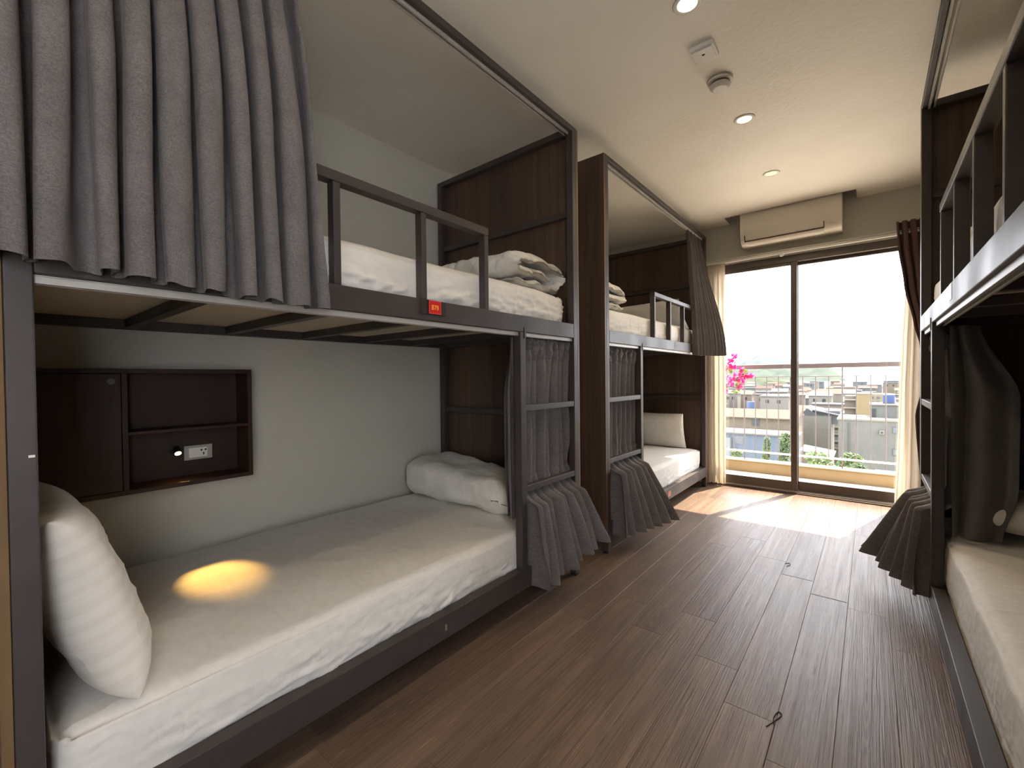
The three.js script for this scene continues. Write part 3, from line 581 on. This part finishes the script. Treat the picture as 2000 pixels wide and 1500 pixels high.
// ---------------------------------------------------------------- ceiling fittings and air conditioner
{
  const kinds = ['round recessed downlight nearest the top edge of the picture', 'round recessed downlight in middle of the ceiling row', 'small dim downlight closest to the air conditioner', 'round recessed downlight above the aisle beside the B79 bunk', 'round recessed downlight behind the camera position'];
  [[-1.83, 1, 1], [-2.857, 1, 2.4], [-3.75, 0.22, 2.2], [-0.80, 1, 1], [0.23, 1, 1]].forEach(([z, q, p], i) => {
    const t = thing('ceiling_downlight', [-0.568, H, z], kinds[i], 'ceiling light', 'downlights in a row along the aisle');
    const prof = [[0.037, -0.002], [0.040, -0.006], [0.052, -0.005], [0.056, 0], [0.037, 0]].map(([x, y]) => new THREE.Vector2(x, y));
    part(t, 'trim_ring', new THREE.LatheGeometry(prof, 36), M.white);
    part(t, 'diffuser', new THREE.CylinderGeometry(0.038, 0.038, 0.002, 32).translate(0, -0.0025, 0), std({ color: 0x332a1a, emissive: new THREE.Color(1, 0.80, 0.45), emissiveIntensity: 4 * q }));
    const l = new THREE.SpotLight(new THREE.Color(1, 0.78, 0.52), 0.6 * p, 0, 1.42, 0.9, 2); l.castShadow = true; l.shadow.radius = 1.8; l.name = 'downlight_beam';
    l.position.set(0, -0.012, 0); l.target.position.set(0, -2, 0); t.add(l, l.target);
  });
  const sd = thing('smoke_detector', [-0.588, H, -2.405], 'round white smoke detector on the ceiling', 'smoke detector');
  const lathe = (pts) => new THREE.LatheGeometry(pts.map(([x, y]) => new THREE.Vector2(x, y)), 40);
  part(sd, 'base_plate', lathe([[0, 0], [0.060, 0], [0.060, -0.012], [0.056, -0.016], [0, -0.016]]), M.white);
  part(sd, 'vent_gap', lathe([[0, -0.016], [0.044, -0.016], [0.044, -0.026], [0, -0.026]]), std({ color: 0x6f6a62, roughness: 0.7 }));
  part(sd, 'sensor_cap', lathe([[0, -0.026], [0.050, -0.026], [0.049, -0.033], [0.036, -0.046], [0.030, -0.048], [0, -0.048]]), M.white);
  const jb = thing('ceiling_box', [-0.590, H, -2.135], 'small square white box on ceiling beside the smoke detector', 'ceiling box');
  part(jb, 'housing', bx(-0.052, 0.052, -0.022, 0, -0.052, 0.052, 0.004), M.white);
  part(jb, 'cover', bx(-0.044, 0.044, -0.027, -0.022, -0.044, 0.044, 0.003), M.white);
  part(jb, 'indicator', bx(-0.006, 0.006, -0.0285, -0.027, 0.004, 0.011, 0.0005), M.black);

  const ac = thing('air_conditioner', [-0.562, 2.315, ZW], 'white split air conditioner in ceiling recess above balcony door', 'air conditioner'), w = 0.375;
  const sh = new THREE.Shape(); // profile: x = out from the wall, y = up
  sh.moveTo(0, 0.006); sh.lineTo(0.10, 0.0); sh.quadraticCurveTo(0.165, 0.004, 0.188, 0.055); sh.quadraticCurveTo(0.203, 0.10, 0.204, 0.16); sh.lineTo(0.203, 0.265); sh.quadraticCurveTo(0.203, 0.288, 0.180, 0.290); sh.lineTo(0, 0.290); sh.lineTo(0, 0.006);
  const body = new THREE.ExtrudeGeometry(sh, { depth: 2 * w, bevelEnabled: true, bevelSize: 0.006, bevelThickness: 0.006, bevelSegments: 3, curveSegments: 14 }); body.translate(0, 0, -w); body.rotateY(-Math.PI / 2);
  part(ac, 'housing', body.translate(0, 0, 0.007), M.ivory);
  const fl = new THREE.Shape(); fl.moveTo(0.108, -0.004); fl.quadraticCurveTo(0.168, 0.0, 0.193, 0.050); fl.lineTo(0.199, 0.074); fl.lineTo(0.204, 0.074); fl.quadraticCurveTo(0.196, 0.018, 0.160, -0.004); fl.quadraticCurveTo(0.135, -0.014, 0.108, -0.010);
  const flap = new THREE.ExtrudeGeometry(fl, { depth: 0.575, bevelEnabled: false, curveSegments: 12 }); flap.rotateY(-Math.PI / 2); flap.translate(0.255, 0, 0.008);
  part(ac, 'louver', flap, M.ivory);
  const dark = std({ color: 0x4a2f1a, roughness: 0.7 });
  part(ac, 'louver_gap', bx(-0.345, 0.258, -0.005, 0.005, -0.004, 0.004, 0.0008).rotateX(0.78).translate(0, 0.0245, 0.1985), dark);
  for (const x of [-0.345, 0.255]) part(ac, 'louver_gap', bx(x, x + 0.006, -0.029, 0.027, -0.005, 0.005, 0.0008).rotateX(0.30).translate(0, 0.050, 0.2065), dark);
  part(ac, 'display', bx(0.295, 0.335, 0.046, 0.056, 0.190, 0.2005, 0.001), std({ color: 0xb8ae98, roughness: 0.3 }));
}

// ---------------------------------------------------------------- outside: town, hills and sea
const GY = -15;
const DIM = 0.185, dim = (c) => c.map((x) => 255 * Math.pow(Math.pow(x / 255, 2.2) * DIM, 1 / 2.2));   // outdoor colours darkened so the bright sky does not wash them out
const mt = (c, r = 0.9) => std({ color: new THREE.Color(c).multiplyScalar(DIM), roughness: r });
const plasterTex = (a, b, seed) => { const t = tex(256, 256, (u, v) => mixc(dim(a), dim(b), clamp(fbm(u, v, 5, 5, seed, 4) * 0.7 + 0.5 * fbm(u, v, 30, 2, seed + 3, 3) - 0.1, 0, 1))); t.repeat.set(0.2, 0.2); return std({ map: t, roughness: 0.9 }); };
{
  const g = struct('town_ground');
  part(g, 'soil', plainBox(-900, 400, GY - 3, GY, -660, -92), std({ map: (() => { const t = tex(256, 256, (u, v) => mixc(dim([128, 126, 104]), dim([176, 168, 148]), fbm(u, v, 8, 8, 120, 5))); t.repeat.set(0.01, 0.01); return t; })(), roughness: 1 }));
  part(g, 'bounce_yard', plainBox(-160, 160, GY - 3, GY - 0.02, -92, -6), std({ map: (() => { const t = tex(256, 256, (u, v) => mixc([176, 168, 152], [194, 186, 170], fbm(u, v, 8, 8, 124, 5))); t.repeat.set(0.03, 0.03); return t; })(), roughness: 1 }));  // unseen pale ground, added to bounce sunlight up to the ceiling
  part(struct('sea'), 'water', plainBox(-2000, 3000, -22, -16.5, -9000, -640), std({ color: 0x9fb6c0, roughness: 0.35 }));
}
function hill(name, label, zc, depth, prof, base, c0, c1, seed) {
  const n = 150, m = 26, xs = prof.map((p) => p[0]), x0 = xs[0], x1 = xs[xs.length - 1], pos = [], uv = [], idx = [];
  const hAt = (x) => { let i = 1; while (i < prof.length - 1 && prof[i][0] < x) i++; const a = prof[i - 1], b = prof[i], t = clamp((x - a[0]) / (b[0] - a[0]), 0, 1); return lerp(a[1], b[1], t); };
  for (let j = 0; j <= m; j++) for (let i = 0; i <= n; i++) {
    const x = lerp(x0, x1, i / n), k = j / m * 2 - 1, h = hAt(x), bell = (1 - k * k) ** 1.3, s = (x1 - x0);
    const rough = (N3(x / s * 9, k * 2, seed) * 0.10 + N3(x / s * 26, k * 6, seed) * 0.05) * (h - base) * bell * (Math.abs(k) < 0.02 ? 0.3 : 1);
    pos.push(x, base + (h - base) * bell + rough, k * depth); uv.push(i / n, j / m);
  }
  for (let j = 0; j < m; j++) for (let i = 0; i < n; i++) { const a = j * (n + 1) + i, b = a + 1, c = a + n + 1, d = c + 1; idx.push(a, c, b, b, c, d); }
  const g = new THREE.BufferGeometry(); g.setAttribute('position', new THREE.Float32BufferAttribute(pos, 3)); g.setAttribute('uv', new THREE.Float32BufferAttribute(uv, 2)); g.setIndex(idx); g.computeVertexNormals();
  const t = tex(512, 256, (u, v) => mixc(c0, c1, clamp(fbm(u, v, 24, 12, seed + 1, 5) * 1.6 - 0.3, 0, 1)));
  const o = thing(name, [0, 0, zc], label, 'hill'); part(o, 'slope', g, new THREE.MeshLambertMaterial({ map: t }));
}
hill('mountain', 'pale distant mountain peak above the balcony handrail', -2200, 260, [[-900, -30], [-640, -5], [-492, 27], [-449, 54], [-418, 76], [-387, 89], [-358, 81], [-328, 66], [-299, 72], [-262, 68], [-234, 57], [-199, 43], [-163, 21], [-129, -7], [-96, -34]], -40, [76, 82, 84], [86, 92, 93], 3);
hill('mountain', 'nearer hill sloping down to the sea at right', -1500, 200, [[-700, 30], [-500, 26], [-350, 23], [-306, 18], [-237, 20], [-179, 16], [-148, 18], [-111, 22], [-90, 20], [-71, 4], [-49, -16], [-30, -34], [-21, -40]], -42, [60, 68, 64], [80, 86, 80], 7);
hill('mountain', 'low green hill with houses behind the flowers', -760, 100, [[-420, -2], [-300, 2], [-178, -3], [-157, 1], [-136, -3], [-111, -3], [-86, -9], [-69, -17], [-50, -24]], -26, [56, 64, 54], [82, 84, 74], 11);
hill('headland', 'far low strip of land along the sea horizon', -640, 90, [[-60, -17], [-30, -14.2], [0, -13.2], [30, -13.4], [60, -13.0], [140, -14]], -20, [62, 64, 60], [80, 80, 74], 15);

{ // small houses of the town, a few pixels each
  const r = rng(77), walls = [0xcfc6b4, 0xb9b6ae, 0xd8d2c6, 0xc4b59a, 0xaab2b4, 0xd2bfae].map((c) => mt(c)), roofs = [0x9c7a68, 0xa88c7a, 0xc9c8c2, 0x8c8f90, 0x9c6656, 0x8a9ca4].map((c) => mt(c));
  const spots = [], names = ['brown tiled', 'tan tiled', 'pale flat', 'grey flat', 'reddish tiled', 'bluish metal'], rows = ['in the near rows of the town', 'in the middle of the town', 'at the far edge of the town'];
  for (let i = 0; i < 4000 && spots.length < 105; i++) {
    const z = -lerp(118, 600, Math.pow(r(), 1.15)), x = z * -lerp(-0.29, 0.06, r()), w = lerp(5, 11, r()), d = lerp(6, 10, r());
    if (spots.every(([a, b, c, e]) => Math.abs(a - x) > (w + c) / 2 + 1.2 || Math.abs(b - z) > (d + e) / 2 + 1.6) && !(x > -6 && x < 5 && z > -135)) spots.push([x, z, w, d]);
  }
  for (const [x, z, w, d] of spots) {
    const h = lerp(3.2, 8.5, r()) + (z < -400 ? (z + 400) * -0.008 : 0), flat = r() < 0.45, q = flat ? 2 + Math.floor(r() * 2) : [0, 1, 4, 5][Math.floor(r() * 4)];
    const t = thing('town_house', [x, GY, z], 'small distant house with ' + names[q] + ' roof ' + rows[z > -230 ? 0 : z > -400 ? 1 : 2], 'house', 'distant houses of the town');
    part(t, 'wall', plainBox(-w / 2, w / 2, 0, h, -d / 2, d / 2), walls[Math.floor(r() * 6)]);
    if (flat) part(t, 'roof', plainBox(-w / 2 - 0.3, w / 2 + 0.3, h, h + 0.35, -d / 2 - 0.3, d / 2 + 0.3), roofs[q]);
    else { const s = new THREE.Shape([new THREE.Vector2(-d / 2 - 0.4, 0), new THREE.Vector2(d / 2 + 0.4, 0), new THREE.Vector2(0, 1.6)]), g = new THREE.ExtrudeGeometry(s, { depth: w + 0.6, bevelEnabled: false }); g.rotateY(Math.PI / 2); g.translate(-w / 2 - 0.3, h, 0); part(t, 'roof', g, roofs[q]); }
    for (let k = 0; k < 2; k++) part(t, 'window', plainBox(-w * 0.3 + k * w * 0.4, -w * 0.3 + k * w * 0.4 + 1.1, h - 2.4, h - 1.2, d / 2, d / 2 + 0.06), mt(0x5d6468));
  }
}
function windowOn(t, x, y, z, w, h, frame = 0x8b8a86) { const f = part(t, 'window', plainBox(x - w / 2 - 0.06, x + w / 2 + 0.06, y - h / 2 - 0.06, y + h / 2 + 0.06, z, z + 0.06), mt(frame)); part(f, 'pane', plainBox(x - w / 2, x + w / 2, y - h / 2, y + h / 2, z + 0.06, z + 0.08), std({ color: 0x3c434a, roughness: 0.25 })); return f; }
{ // big grey block at right
  const t = thing('apartment_block', [1.5, GY, -72], 'big plain grey block with rooftop room and two small windows', 'building'), m = plasterTex([150, 154, 148], [176, 178, 170], 130);
  part(t, 'wall', plainBox(-4.7, 5, 0, 10.25, -5, 2), m);
  part(t, 'parapet', plainBox(-4.85, 5.1, 10.25, 10.45, -5.1, 2.1), mt(0xc8c2b2));
  part(t, 'rooftop_room', plainBox(-1.45, 5, 10.45, 12.05, -6, -1.6), m);
  part(t, 'rooftop_slab', plainBox(-1.6, 5.1, 12.05, 12.2, -6.1, -1.4), mt(0xd2cbba));
  part(t, 'rooftop_door', plainBox(-1.35, -0.95, 10.45, 11.6, -1.6, -1.52), mt(0x5a5c62));
  part(t, 'drain_pipe', cyl(0.08, V(-3.6, 0, 2.08), V(-3.6, 10, 2.08), 8), mt(0x8d9290));
  windowOn(t, 0.78, 9.27, 2, 0.34, 0.7); windowOn(t, 0.78, 6.6, 2, 0.34, 0.66);
  const u = part(t, 'outdoor_unit', plainBox(-0.65, -0.2, 8.72, 9.15, 2.0, 2.4), mt(0xdad6cc)); part(u, 'fan_grille', new THREE.CylinderGeometry(0.15, 0.15, 0.03, 20).rotateX(Math.PI / 2).translate(-0.42, 8.93, 2.41), mt(0x77797a));
  const w = thing('water_tank', [1.85, GY + 12.2, -75.5], 'bright blue water tank on roof of the grey block', 'water tank');
  part(w, 'barrel', new THREE.CylinderGeometry(0.62, 0.62, 1.05, 24).translate(0, 0.6, 0), mt(0x2b62b8, 0.5)); part(w, 'lid', new THREE.CylinderGeometry(0.3, 0.5, 0.16, 24).translate(0, 1.2, 0), mt(0x3a74cc, 0.5)); part(w, 'stand', plainBox(-0.6, 0.6, 0, 0.08, -0.6, 0.6), mt(0x77706a));
}
{
  const t = thing('yellow_building', [-0.9, GY, -105], 'plain pale yellow block standing behind the grey block', 'building');
  part(t, 'wall', plainBox(-1.1, 1.1, 0, 12.35, -4, 2), mt(0xd6c08c)); part(t, 'roof', plainBox(-1.2, 1.2, 12.35, 12.55, -4.1, 2.1), mt(0xcfc6b4));
  part(t, 'side_wall', plainBox(-2.9, -1.1, 0, 12.0, -4, 1.2), mt(0xb7aa98));
  for (let k = 0; k < 5; k++) part(t, 'balcony_slab', plainBox(-3.0, -1.1, 11.2 - k * 1.5, 11.4 - k * 1.5, 1.2, 2.1), mt(0xd8d2c4));
  const c = thing('cream_building', [1.2, GY, -126], 'cream building with square windows behind the blue tank', 'building');
  part(c, 'wall', plainBox(-1.6, 2.4, 0, 11.7, -4, 2), mt(0xd8cba6)); for (const x of [-0.9, 0.1]) for (const y of [10.9, 9.9]) windowOn(c, x, y, 2, 0.45, 0.45, 0xb59c7c);
}
{
  const t = thing('grey_house', [-6.5, GY, -88], 'grey concrete house with dark gable and white metal roof', 'house'), m = plasterTex([160, 160, 150], [184, 182, 168], 140);
  part(t, 'wall', plainBox(-2.3, 1.7, 0, 9.45, -5, 3), m);
  part(t, 'upper_wall', plainBox(-0.8, 2.8, 8.2, 10.3, -4, 2.4), mt(0x8f959c));
  const s = new THREE.Shape([new THREE.Vector2(-2.3, 0), new THREE.Vector2(0.4, 0), new THREE.Vector2(-1.5, 1.15)]); const g = new THREE.ExtrudeGeometry(s, { depth: 0.4, bevelEnabled: false }); part(t, 'gable', g.translate(0, 9.45, 2.6), mt(0x70757c));
  const r = new THREE.Shape([new THREE.Vector2(-1.7, 1.15), new THREE.Vector2(2.9, 0.15), new THREE.Vector2(2.9, 0.3), new THREE.Vector2(-1.6, 1.3)]); part(t, 'metal_roof', new THREE.ExtrudeGeometry(r, { depth: 7, bevelEnabled: false }).translate(0, 10.0 - 0.55, -4), mt(0xd4d6da, 0.5));
  windowOn(t, 1.2, 9.3, 2.4, 0.9, 0.6, 0x9fa4a8);
  const b = thing('narrow_building', [-4.7, GY, -98], 'narrow stacked building with striped balconies beside the grey house', 'building');
  part(b, 'wall', plainBox(-0.9, 0.8, 0, 8.8, -3, 1), mt(0xb0aa98)); for (let k = 0; k < 5; k++) { part(b, 'balcony_slab', plainBox(-1.0, 0.85, 7.9 - k * 1.25, 8.1 - k * 1.25, 1, 1.7), mt(0xdcd6c6)); part(b, 'balcony_panel', plainBox(-0.9, 0.8, 8.1 - k * 1.25, 8.7 - k * 1.25, 1.4, 1.5), mt([0x7fa0b4, 0xc2bd8f, 0xb6b29a, 0x9aa4a8, 0xa8a38c][k])); }
}
{ // long house with tiled roof and the blue shed in front of it
  const t = thing('tiled_house', [-13.5, GY, -78], 'long cream house with brown tiled roof behind the blue wall', 'house');
  part(t, 'wall', plainBox(-5.2, 5.2, 0, 9.75, -4, 3), plasterTex([196, 180, 150], [214, 200, 170], 150));
  const s = new THREE.Shape([new THREE.Vector2(-4.6, 0), new THREE.Vector2(3.6, 0), new THREE.Vector2(-0.4, 1.0)]), g = new THREE.ExtrudeGeometry(s, { depth: 11, bevelEnabled: false }); g.rotateY(-Math.PI / 2); g.translate(5.5, 9.75, 0); part(t, 'tiled_roof', g, plasterTex([146, 104, 82], [176, 134, 108], 155));
  part(t, 'eave', plainBox(-5.5, 5.5, 9.62, 9.76, 2.9, 3.7), mt(0xe2d3b0));
  part(t, 'terrace', plainBox(-5.2, 5.2, 0, 7.9, 3, 5.5), mt(0xb9a183));
  part(t, 'terrace_rail', plainBox(-1.2, 5.2, 7.9, 8.15, 5.4, 5.5), mt(0xe6d9a8));
  windowOn(t, -0.35, 9.0, 3, 0.34, 1.1, 0xb0a89a); windowOn(t, 0.25, 9.0, 3, 0.34, 1.1, 0xb0a89a);
  const b = thing('blue_building', [-11.3, GY, -61.5], 'low pale blue painted building across from the balcony', 'building');
  part(b, 'wall', plainBox(-5.6, 4.6, 0, 8.85, -3, 1.5), plasterTex([142, 164, 190], [166, 186, 208], 160)); part(b, 'roof_edge', plainBox(-5.8, 4.8, 8.85, 9.0, -3.2, 1.8), mt(0xb8b4ac));
  windowOn(b, -1.6, 8.05, 1.5, 0.3, 0.75, 0xd4dade); windowOn(b, -1.15, 8.05, 1.5, 0.3, 0.75, 0xd4dade);
  part(b, 'side_wall', plainBox(-6.2, -2.2, 0, 8.3, 1.5, 2.2), mt(0xbcc8cc));
  const w = thing('white_roof_shed', [-4.0, GY, -51], 'white metal roof shed below the grey house', 'shed');
  part(w, 'wall', plainBox(-1.0, 1.1, 0, 8.4, -2, 1.4), mt(0xc2b09a)); const rs = new THREE.Shape([new THREE.Vector2(-1.2, 0.9), new THREE.Vector2(1.4, 0.5), new THREE.Vector2(1.4, 0.6), new THREE.Vector2(-1.2, 1.0)]); part(w, 'metal_roof', new THREE.ExtrudeGeometry(rs, { depth: 4, bevelEnabled: false }).translate(0, 8.0, -2.2), mt(0xe4e6ec, 0.5));
  const d = thing('blue_roof_shed', [-6.0, GY, -46], 'dark blue metal roof close below the balcony', 'shed');
  part(d, 'wall', plainBox(-4.5, 2.6, 0, 7.6, -3, 2), mt(0xa9a49a)); part(d, 'metal_roof', plainBox(-4.7, 2.8, 7.6, 7.75, -3.2, 2.4), mt(0x5f7f9e, 0.6));
  const q = thing('blue_tarpaulin', [1.0, GY + 9.1, -40], 'bright blue tarpaulin roof at lower right of the view', 'tarpaulin');
  part(q, 'sheet', plainBox(-0.75, 0.9, 0, 0.08, -1.1, 0.6), mt(0x2f6fd0, 0.6)); for (const x of [-0.65, 0.8]) part(q, 'pole', cyl(0.05, V(x, -9.1, 0.4), V(x, 0, 0.4), 8), mt(0x777777));
  const k = thing('water_tank', [-17.0, GY + 8.9, -90], 'small blue water tank on roof at far left of view', 'water tank'); part(k, 'barrel', new THREE.CylinderGeometry(0.7, 0.7, 1.5, 20).translate(0, 1.6, 0), mt(0x6d90c8, 0.5)); part(k, 'roof_block', plainBox(-1.6, 1.6, -8.9, 0.85, -2, 2), mt(0xd6cfb8));
}
// trees between the houses and by the balcony
function leafBall(n, rx, ry, size, r) {
  const base = new THREE.PlaneGeometry(size, size * 0.55), list = [];
  for (let i = 0; i < n; i++) { const g = base.clone(), a = r() * 6.283, c = 2 * r() - 1, q = Math.cbrt(0.25 + 0.75 * r()), s = Math.sqrt(1 - c * c); g.rotateX(r() * 3); g.rotateY(r() * 6); g.rotateZ(r() * 3); g.translate(Math.cos(a) * s * rx * q, c * ry * q, Math.sin(a) * s * rx * q); list.push(g); }
  return mergeGeometries(list);
}
{
  const leaf = [0x55683a, 0x66774a, 0x4a5e38].map((c) => phys({ color: c, roughness: 0.9, transmission: 0.3, thickness: 0, side: THREE.DoubleSide })), r = rng(31);
  const tree = (label, x, y, z, h, rad, k) => {
    const t = thing('tree', [x, GY, z], label, 'tree', null);
    part(t, 'trunk', cyl(0.10, V(0, 0, 0), V(0.1, y - GY - h * 0.3, 0), 8, 0.05), mt(0x6a5845));
    for (let i = 0; i < 3; i++) { const m = part(t, 'foliage', leafBall(260, rad * lerp(0.7, 1, r()), h * 0.28, 0.26, r), leaf[(k + i) % 3]); m.position.set((r() - 0.5) * rad, y - GY - h * 0.75 + i * h * 0.28, (r() - 0.5) * rad); m.userData.kind = 'stuff'; }
  };
  tree('slender young tree in front of the blue wall', -7.2, -4.6, -45, 2.3, 0.32, 0);
  tree('taller loose tree beside the door mullion in front of blue wall', -5.95, -4.2, -45, 2.6, 0.5, 1);
  tree('dark leafy tree below the grey house', -3.3, -5.2, -42, 1.7, 0.9, 2);
  tree('yellow green tree in front of the grey block', -1.2, -4.9, -41, 1.9, 0.7, 1);
  tree('pale green bush beside the blue tarpaulin', -0.9, -5.2, -38.6, 1.2, 0.6, 0);
  tree('small round bush at left corner below the blue building', -9.4, -5.8, -44, 0.9, 0.45, 2);
}
{ // bougainvillea on the balcony
  const t = thing('bougainvillea', [-1.52, 0.03, -5.18], 'potted bougainvillea with bright magenta flowers at the railing', 'plant'), r = rng(8), o = V(-1.52, 0.03, -5.18);
  part(t, 'pot', new THREE.LatheGeometry([[0, 0], [0.11, 0], [0.15, 0.26], [0.165, 0.26], [0.165, 0.29], [0.14, 0.29], [0.14, 0.25], [0, 0.25]].map(([a, b]) => new THREE.Vector2(a, b)), 28), mt(0x9a5a3c));
  const pink = [0xe01f8e, 0xee3c9e, 0xd8378f, 0xf05ab0].map((c) => phys({ color: c, roughness: 0.8, transmission: 0.35, thickness: 0, side: THREE.DoubleSide })), green = phys({ color: 0x7a9440, roughness: 0.8, transmission: 0.3, thickness: 0, side: THREE.DoubleSide });
  const stem = (pts) => part(t, 'stem', new THREE.TubeGeometry(new THREE.CatmullRomCurve3(pts.map((p) => V(...p).sub(o))), 24, 0.0045, 6), mt(0x5f5a38));
  stem([[-1.52, 0.2, -5.18], [-1.45, 0.7, -5.2], [-1.30, 1.1, -5.22], [-1.15, 1.30, -5.25]]); stem([[-1.52, 0.2, -5.18], [-1.42, 0.6, -5.22], [-1.28, 0.95, -5.25], [-1.1, 1.08, -5.26], [-0.97, 1.09, -5.28]]); stem([[-1.52, 0.2, -5.18], [-1.4, 0.7, -5.16], [-1.26, 0.96, -5.2], [-1.1, 0.97, -5.22]]);
  const petal = new THREE.CircleGeometry(0.016, 7); petal.scale(0.8, 1.2, 1);
  const spots = [[-1.15, 1.31, 0.030], [-1.19, 1.25, 0.035], [-1.22, 1.21, 0.045], [-1.26, 1.19, 0.04], [-1.17, 1.19, 0.03], [-1.08, 1.16, 0.022], [-1.12, 1.09, 0.05], [-1.17, 1.06, 0.05], [-1.08, 1.07, 0.04], [-1.20, 1.02, 0.04], [-1.10, 0.98, 0.032], [-0.985, 1.09, 0.022], [-1.03, 1.095, 0.018], [-1.25, 1.09, 0.035], [-1.25, 0.93, 0.025]];
  spots.forEach(([x, y, s], i) => {
    const list = [];
    for (let k = 0; k < 26; k++) { const g = petal.clone(); g.rotateX(r() * 6); g.rotateY(r() * 6); g.translate((r() * 2 - 1) * s, (r() * 2 - 1) * s, (r() * 2 - 1) * s); list.push(g); }
    const m = part(t, 'flower_cluster', mergeGeometries(list), pink[i % 4]); m.position.set(x - o.x, y - o.y, -5.25 - o.z);
  });
  for (const [x, y] of [[-1.2, 1.15], [-1.12, 1.02], [-1.13, 0.93], [-1.06, 1.14], [-1.3, 0.9], [-1.35, 0.75]]) { const m = part(t, 'leaf_cluster', leafBall(14, 0.035, 0.035, 0.035, r), green); m.position.set(x - o.x, y - o.y, -5.24 - o.z); }
}

scene.traverse((o) => { if (o.isMesh) { o.castShadow = true; o.receiveShadow = true; } });
renderer.render(scene, camera);
